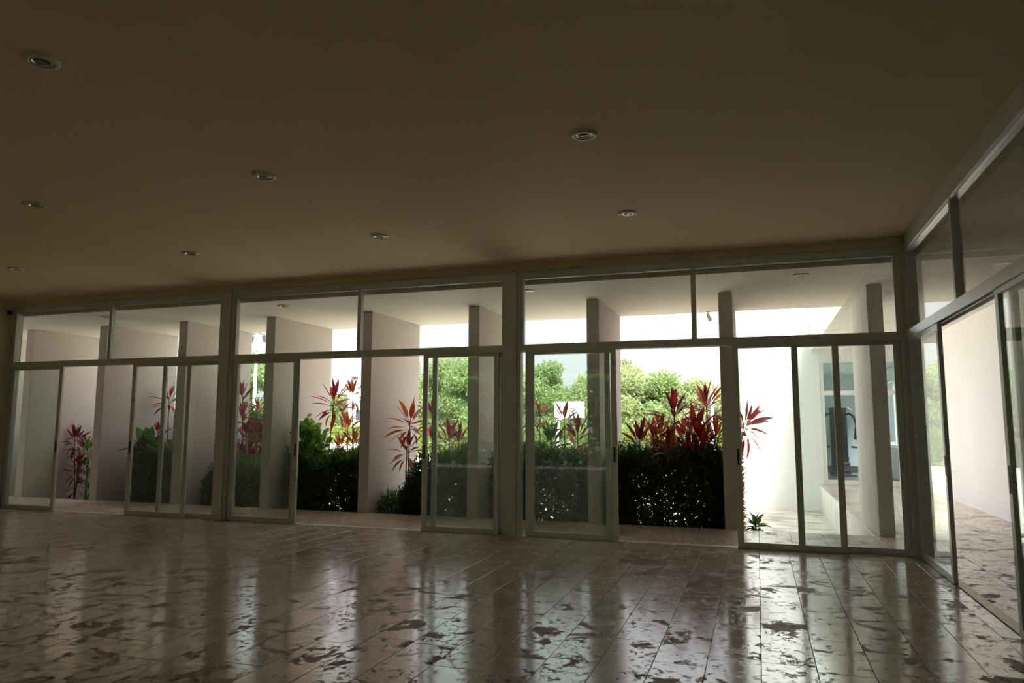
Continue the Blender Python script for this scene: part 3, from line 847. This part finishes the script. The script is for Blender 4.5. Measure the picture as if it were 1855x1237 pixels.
def hedge(x0, x1, y0, y1, z1, n, mat, lab, name='hedge', L=.12, W=.030, z0=None, slope=None, core=True, group=None, kind=None):
    z0 = GND - 0.03 if z0 is None else z0
    if y1 < 4: x0, x1 = x0 + .05, x1 - .05
    e = empty(name, ((x0 + x1) / 2, (y0 + y1) / 2, z0))
    tag(e, lab, 'hedge', group)
    po = np.array(wpos(e))
    P = RNG.random((n, 3)) * np.array([x1 - x0, y1 - y0, z1 - z0]) + np.array([x0, y0, z0])
    # push points towards the skin
    sel = RNG.random(n) < .6
    face = RNG.integers(0, 5, n)
    dep = np.abs(RNG.normal(0, .07, n))
    for fidx, ax, val, sg in ((0, 1, y0, 1), (1, 1, y1, -1), (2, 2, z1, -1), (3, 0, x0, 1), (4, 0, x1, -1)):
        q = sel & (face == fidx)
        P[q, ax] = val + sg * dep[q]
    bump = .07 * np.sin(P[:, 0] * 5.1 + P[:, 1] * 3) + .06 * np.sin(P[:, 0] * 11.3 + 1.7 + P[:, 1] * 7) + .07 * RNG.normal(size=n) + (slope(P[:, 0]) if slope else 0)
    P[:, 2] += bump * np.clip((P[:, 2] - z0) / (z1 - z0), 0, 1)
    C = np.array([(x0 + x1) / 2, (y0 + y1) / 2, (z0 + z1) / 2])
    D = unit(unit((P - C) / np.array([x1 - x0, y1 - y0, z1 - z0])) * .7 + RNG.normal(0, .55, (n, 3)) + np.array([0, 0, .35]))
    Q = leaf_quads(P, D, RNG.uniform(.6, 1.2, n) * L, RNG.uniform(.7, 1.2, n) * W)
    add_mesh('foliage', quads_mesh('foliage', Q - po, mat), e)
    st = MB()
    k = max(3, int((x1 - x0) / .35))
    for i in range(k):
        x = x0 + (i + .5) * (x1 - x0) / k
        y = (y0 + y1) / 2 + random.uniform(-.2, .2)
        for j in range(3):
            st.tube([(x, y, z0), (x + random.uniform(-.12, .12), y + random.uniform(-.15, .15), z0 + (z1 - z0) * .5), (x + random.uniform(-.2, .2), y + random.uniform(-.3, .3), z0 + (z1 - z0) * .9)], [.014, .01, .005], 5)
    st.build('stems', 'stem_brown', e)
    return e

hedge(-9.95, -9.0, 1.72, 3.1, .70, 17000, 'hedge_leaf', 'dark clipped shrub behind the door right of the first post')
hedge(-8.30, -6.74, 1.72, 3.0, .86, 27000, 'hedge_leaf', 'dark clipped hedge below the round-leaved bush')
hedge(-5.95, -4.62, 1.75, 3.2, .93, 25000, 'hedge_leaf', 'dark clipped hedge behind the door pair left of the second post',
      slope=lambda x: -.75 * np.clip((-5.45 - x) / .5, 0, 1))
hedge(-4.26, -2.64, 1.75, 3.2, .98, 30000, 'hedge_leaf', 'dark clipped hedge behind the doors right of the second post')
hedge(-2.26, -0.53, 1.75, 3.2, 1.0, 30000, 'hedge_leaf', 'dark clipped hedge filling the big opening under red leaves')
hedge(-10.35, -9.95, 2.0, 3.9, .45, 9000, 'hedge_leaf', 'small dark shrub left of the first post at floor level', 'shrub')
hedge(-12.1, -10.85, 1.9, 3.6, 1.0, 30000, 'hedge_leaf', 'dark shrub under the broad green leaves', 'shrub')
hedge(-15.2, -14.85, 1.9, 3.0, .9, 4000, 'bright_leaf', 'green shrub glimpsed beside the aluminium jamb at the side wall', 'shrub')
hedge(-6.40, -5.95, 1.85, 2.4, .22, 1800, 'hedge_leaf', 'low feathery shrub at the foot of the copper cordyline', 'shrub', L=.14, W=.022)
hedge(-8.30, -7.85, 2.0, 2.6, 1.42, 700, 'bright_leaf', 'bright green round-leaved bush above the clipped hedge', 'bush', L=.14, W=.10, z0=.6)
hedge(-0.50, -0.34, 4.7, 5.3, 1.5, 2600, 'croton_leaf', 'mottled orange croton bush between the fin and the yard', 'croton_bush', L=.13, W=.035)

hedge(-16.5, -9.4, 3.65, 4.6, 1.6, 60000, 'hedge_leaf', 'long dark hedge added outside the fins near the side wall to shade them', L=.13, W=.05)  # added hedge, blocks low light so the fin bottoms darken
hedge(-16, 6, -20.0, -18.6, 3.4, 40000, 'tree_leaf_mid', 'unseen clipped hedge behind the viewer, added to dim the glass reflections', L=.3, W=.16)  # out of view, raised to hide bright sky from the door glass
# far clipped hedge
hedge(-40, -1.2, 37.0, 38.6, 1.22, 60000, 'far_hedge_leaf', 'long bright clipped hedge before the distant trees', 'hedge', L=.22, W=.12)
hedge(-24.0, -14.5, 15.0, 16.2, .95, 16000, 'far_hedge_leaf', 'sunlit clipped hedge in front of the white house', 'hedge', L=.13, W=.07)

# ------------------------------------------------------------------ trees
def tree(x, y, h, r, n, mat, lab, seed, trunk=True, low=.25, leafL=.34, leafW=.13):
    rg = np.random.default_rng(seed)
    rd = random.Random(seed)
    e = empty('tree', (x, y, GND - .06))
    tag(e, lab, 'tree')
    z0 = GND - .06
    H = h - z0
    blobs = []
    tr = MB()
    top = (x + rd.uniform(-.3, .3), y, z0 + H * .75)
    tr.tube([(x, y, z0), (x + rd.uniform(-.2, .2), y, z0 + H * .35), top], [.16, .12, .05], 8)
    for k in range(18):
        a = rd.uniform(0, 2 * math.pi)
        zz = z0 + H * (low + (0.93 - low) * (k + .5) / 18)
        rr = r * math.sin(math.pi * min(.95, .25 + .7 * (k + .5) / 18)) * rd.uniform(.35, .8)
        c = (x + rr * math.cos(a), y + rr * math.sin(a), zz)
        blobs.append((c, r * rd.uniform(.24, .5)))
        tr.tube([(x, y, max(z0 + .3 * H, zz - .28 * H)), ((x + c[0]) / 2, (y + c[1]) / 2, zz - .08 * H), c], [.06, .035, .012], 5)
    tr.build('trunk', 'bark', e)
    P = []
    for c, b in blobs:
        m_ = n // 18
        d = unit(rg.normal(size=(m_, 3)))
        q = d * (rg.random(m_) ** .45 * b)[:, None] * np.array([1.15, 1.15, .75])
        P.append(q + np.array(c))
    P = np.concatenate(P)
    D = unit(rg.normal(size=(len(P), 3)) + np.array([0, 0, .1]))
    Q = leaf_quads(P, D, rg.uniform(.6, 1.2, len(P)) * leafL, rg.uniform(.7, 1.2, len(P)) * leafW)
    add_mesh('crown', quads_mesh('crown', Q - np.array([x, y, z0]), mat), e)
TREES = [
 (-30.5, 50, 7.6, 2.6, 'tree_leaf_mid', 'feathery green tree behind the copper cordyline'),
 (-27.2, 52, 7.9, 2.8, 'tree_leaf_pale', 'pale feathery tree right of the fin, seen through the middle bay door'),
 (-23.8, 50, 7.2, 2.6, 'tree_leaf_mid', 'green tree hidden partly by the fin left of the second post'),
 (-20.6, 53, 6.8, 2.6, 'tree_leaf_pale', 'pale tree directly behind the second post'),
 (-17.2, 50, 7.0, 2.6, 'tree_leaf_mid', 'tall airy tree behind the basketball board'),
 (-13.6, 51, 5.8, 2.4, 'tree_leaf_pale', 'lower pale tree right of the basketball board'),
 (-10.0, 50, 6.4, 2.5, 'tree_leaf_pale', 'pale feathery tree at the left of the big opening'),
 (-11.2, 56, 7.8, 1.7, 'tree_leaf_dry', 'sparse grey-green treetop rising highest in the big opening'),
 (-7.0, 51, 5.8, 2.3, 'tree_leaf_mid', 'rounded green tree behind the tallest red crown'),
 (-4.3, 50, 5.1, 2.1, 'tree_leaf_pale', 'pale rounded tree left of the white flagpole'),
 (-1.6, 52, 4.7, 2.0, 'tree_leaf_mid', 'low green tree behind the white flagpole'),
]
for i, (x, y, h, r, mt, lab) in enumerate(TREES):
    tree(x, y, h, r * 1.3, 15000, mt, lab, 100 + i, low=.12)
tree(-31.2, 30, 6.2, 2.4, 13000, 'tree_leaf_mid', 'dense green tree behind the white lamp pole', 140, leafL=.26, leafW=.12)
tree(-33.0, 43, 4.0, 1.6, 6000, 'tree_leaf_mid', 'small green tree in front of the white house', 141)

# ------------------------------------------------------------------ distant things
def lamp_pole(x, y, h, lab):
    e = empty('lamp_pole', (x, y, GND - .06))
    tag(e, lab, 'lamp pole')
    MB().tube([(x, y, GND - .06), (x, y, h)], [.11, .08], 12).build('pole', 'pole_white', e, smooth=True)
    MB().tube([(x - .45, y, h - .15), (x - .25, y, h), (x + .25, y, h), (x + .55, y, h - .1)], .03, 8).build('cross_arm', 'pole_dark', e, smooth=True)
    for s in (-.42, .55):
        l_ = MB().lathe([(.02, .0), (.17, -.05), (.11, -.4), (.02, -.42)], 8, (x + s, y, h - .1)).build('lantern', 'pole_dark', e)
lamp_pole(-27.3, 25, 6.75, 'white lamp pole with two lanterns right of the first post')
e = empty('flagpole', (-1.66, 20, GND - .06)); tag(e, 'white pole rising behind the red leaves beside the fin', 'pole')
MB().tube([(-1.66, 20, GND - .06), (-1.66, 20, 2.9)], [.075, .06], 12).build('pole', 'pole_white', e, smooth=True)
MB().tube([(-1.66, 20, 2.9), (-1.66, 20, 4.1)], [.02, .01], 8).build('top_rod', 'pole_white', e, smooth=True)
e = empty('street_lamp', (-29.2, 38, GND - .06)); tag(e, 'thin dark street lamp beside the white house', 'street lamp')
MB().tube([(-29.2, 38, GND - .06), (-29.2, 38, 4.6)], .06, 10).build('pole', 'pole_dark', e, smooth=True)
MB().tube([(-29.2, 38, 4.55), (-28.5, 38, 5.0)], .03, 8).build('arm', 'pole_dark', e)
MB().box(-28.75, -28.35, 37.9, 38.1, 4.95, 5.12).build('lamp_head', 'pole_dark', e)

# basketball hoop
hx, hy = -10.5, 32
e = empty('basketball_hoop', (hx, hy, GND - .06)); tag(e, 'white basketball backboard on a white post beyond the garden', 'basketball hoop')
b = box(hx - .92, hx + .92, hy, hy + .05, 1.94, 2.96).build('backboard', 'board_white', e)
for x0, x1, z0, z1 in ((-.92, .92, 2.925, 2.96), (-.92, -.885, 1.94, 2.96), (.885, .92, 1.94, 2.96), (-.92, .92, 1.94, 1.975), (-.30, -.25, 2.1, 2.55), (.25, .30, 2.1, 2.55), (-.30, .30, 2.51, 2.55), (-.30, .30, 2.1, 2.14)):
    box(hx + x0, hx + x1, hy - .006, hy, z0, z1).build('marking', 'board_line', b)
rim = [(hx + .225 * math.cos(a), hy - .38 + .225 * math.sin(a), 2.1) for a in [2 * math.pi * k / 24 for k in range(25)]]
MB().tube(rim, .012, 6, False).build('rim', 'rim_orange', e, smooth=True)
for s in (-.78, ):
    MB().tube([(hx + s, hy + .5, GND - .06), (hx + s, hy + .35, 1.9), (hx + s + .2, hy + .06, 2.4)], .11, 10).build('post', 'board_white', e, smooth=True)
MB().tube([(hx - .78, hy + .35, 1.85), (hx, hy + .06, 2.1)], .05, 8).build('strut', 'board_white', e)

# low rubble wall behind the clipped hedge
rw = empty('rubble_wall', (-12.2, 10.0, GND - .06)); tag(rw, 'low rubble garden wall with pale joints behind the bronze cordyline', 'garden wall')
box(-13.6, -10.9, 10.0, 10.3, GND - .06, .93).build('mortar', 'mortar', rw)
rr = random.Random(5)
for r_ in range(6):
    x = -13.6 + rr.uniform(0, .12)
    while x < -11.05:
        w = rr.uniform(.16, .3)
        z = GND + .02 + r_ * .25
        q = MB().ball((x + w / 2, 10.0, z + .12), 1.0, 8, 5, (w / 2 - .015, .05, .105)).build('stone', 'rubble', rw)
        x += w
# white house
hx, hy = -36.0, 50.0
e = empty('house', (hx, hy, GND - .06)); tag(e, 'low white house with a pale sloping roof in the distance', 'house')
w_ = box(hx - 5, hx + 1.6, hy, hy + 5, GND - .06, 3.2).build('wall', 'house_white', e)
box(hx - 5.05, hx + 1.65, hy - .05, hy, GND - .06, 1.6).build('plinth', 'house_grey', e)
rf = MB(); rf.v = [(hx - 5.4, hy - .5, 3.2), (hx + 2.4, hy - .5, 3.9), (hx + 2.4, hy + 5.5, 5.4), (hx - 5.4, hy + 5.5, 4.7), (hx - 5.4, hy - .5, 3.4), (hx + 2.4, hy - .5, 4.1), (hx + 2.4, hy + 5.5, 5.6), (hx - 5.4, hy + 5.5, 4.9)]
rf.f = [(0, 3, 2, 1), (4, 5, 6, 7), (0, 1, 5, 4), (1, 2, 6, 5), (2, 3, 7, 6), (3, 0, 4, 7)]
rf.build('roof', 'roof_pale', e)
wi = box(hx + .4, hx + 1.2, hy - .04, hy + .02, 1.9, 3.0).build('window', 'white_frame', e)
box(hx + .47, hx + 1.13, hy - .05, hy - .03, 1.97, 2.93).build('pane', 'window_dark', wi)
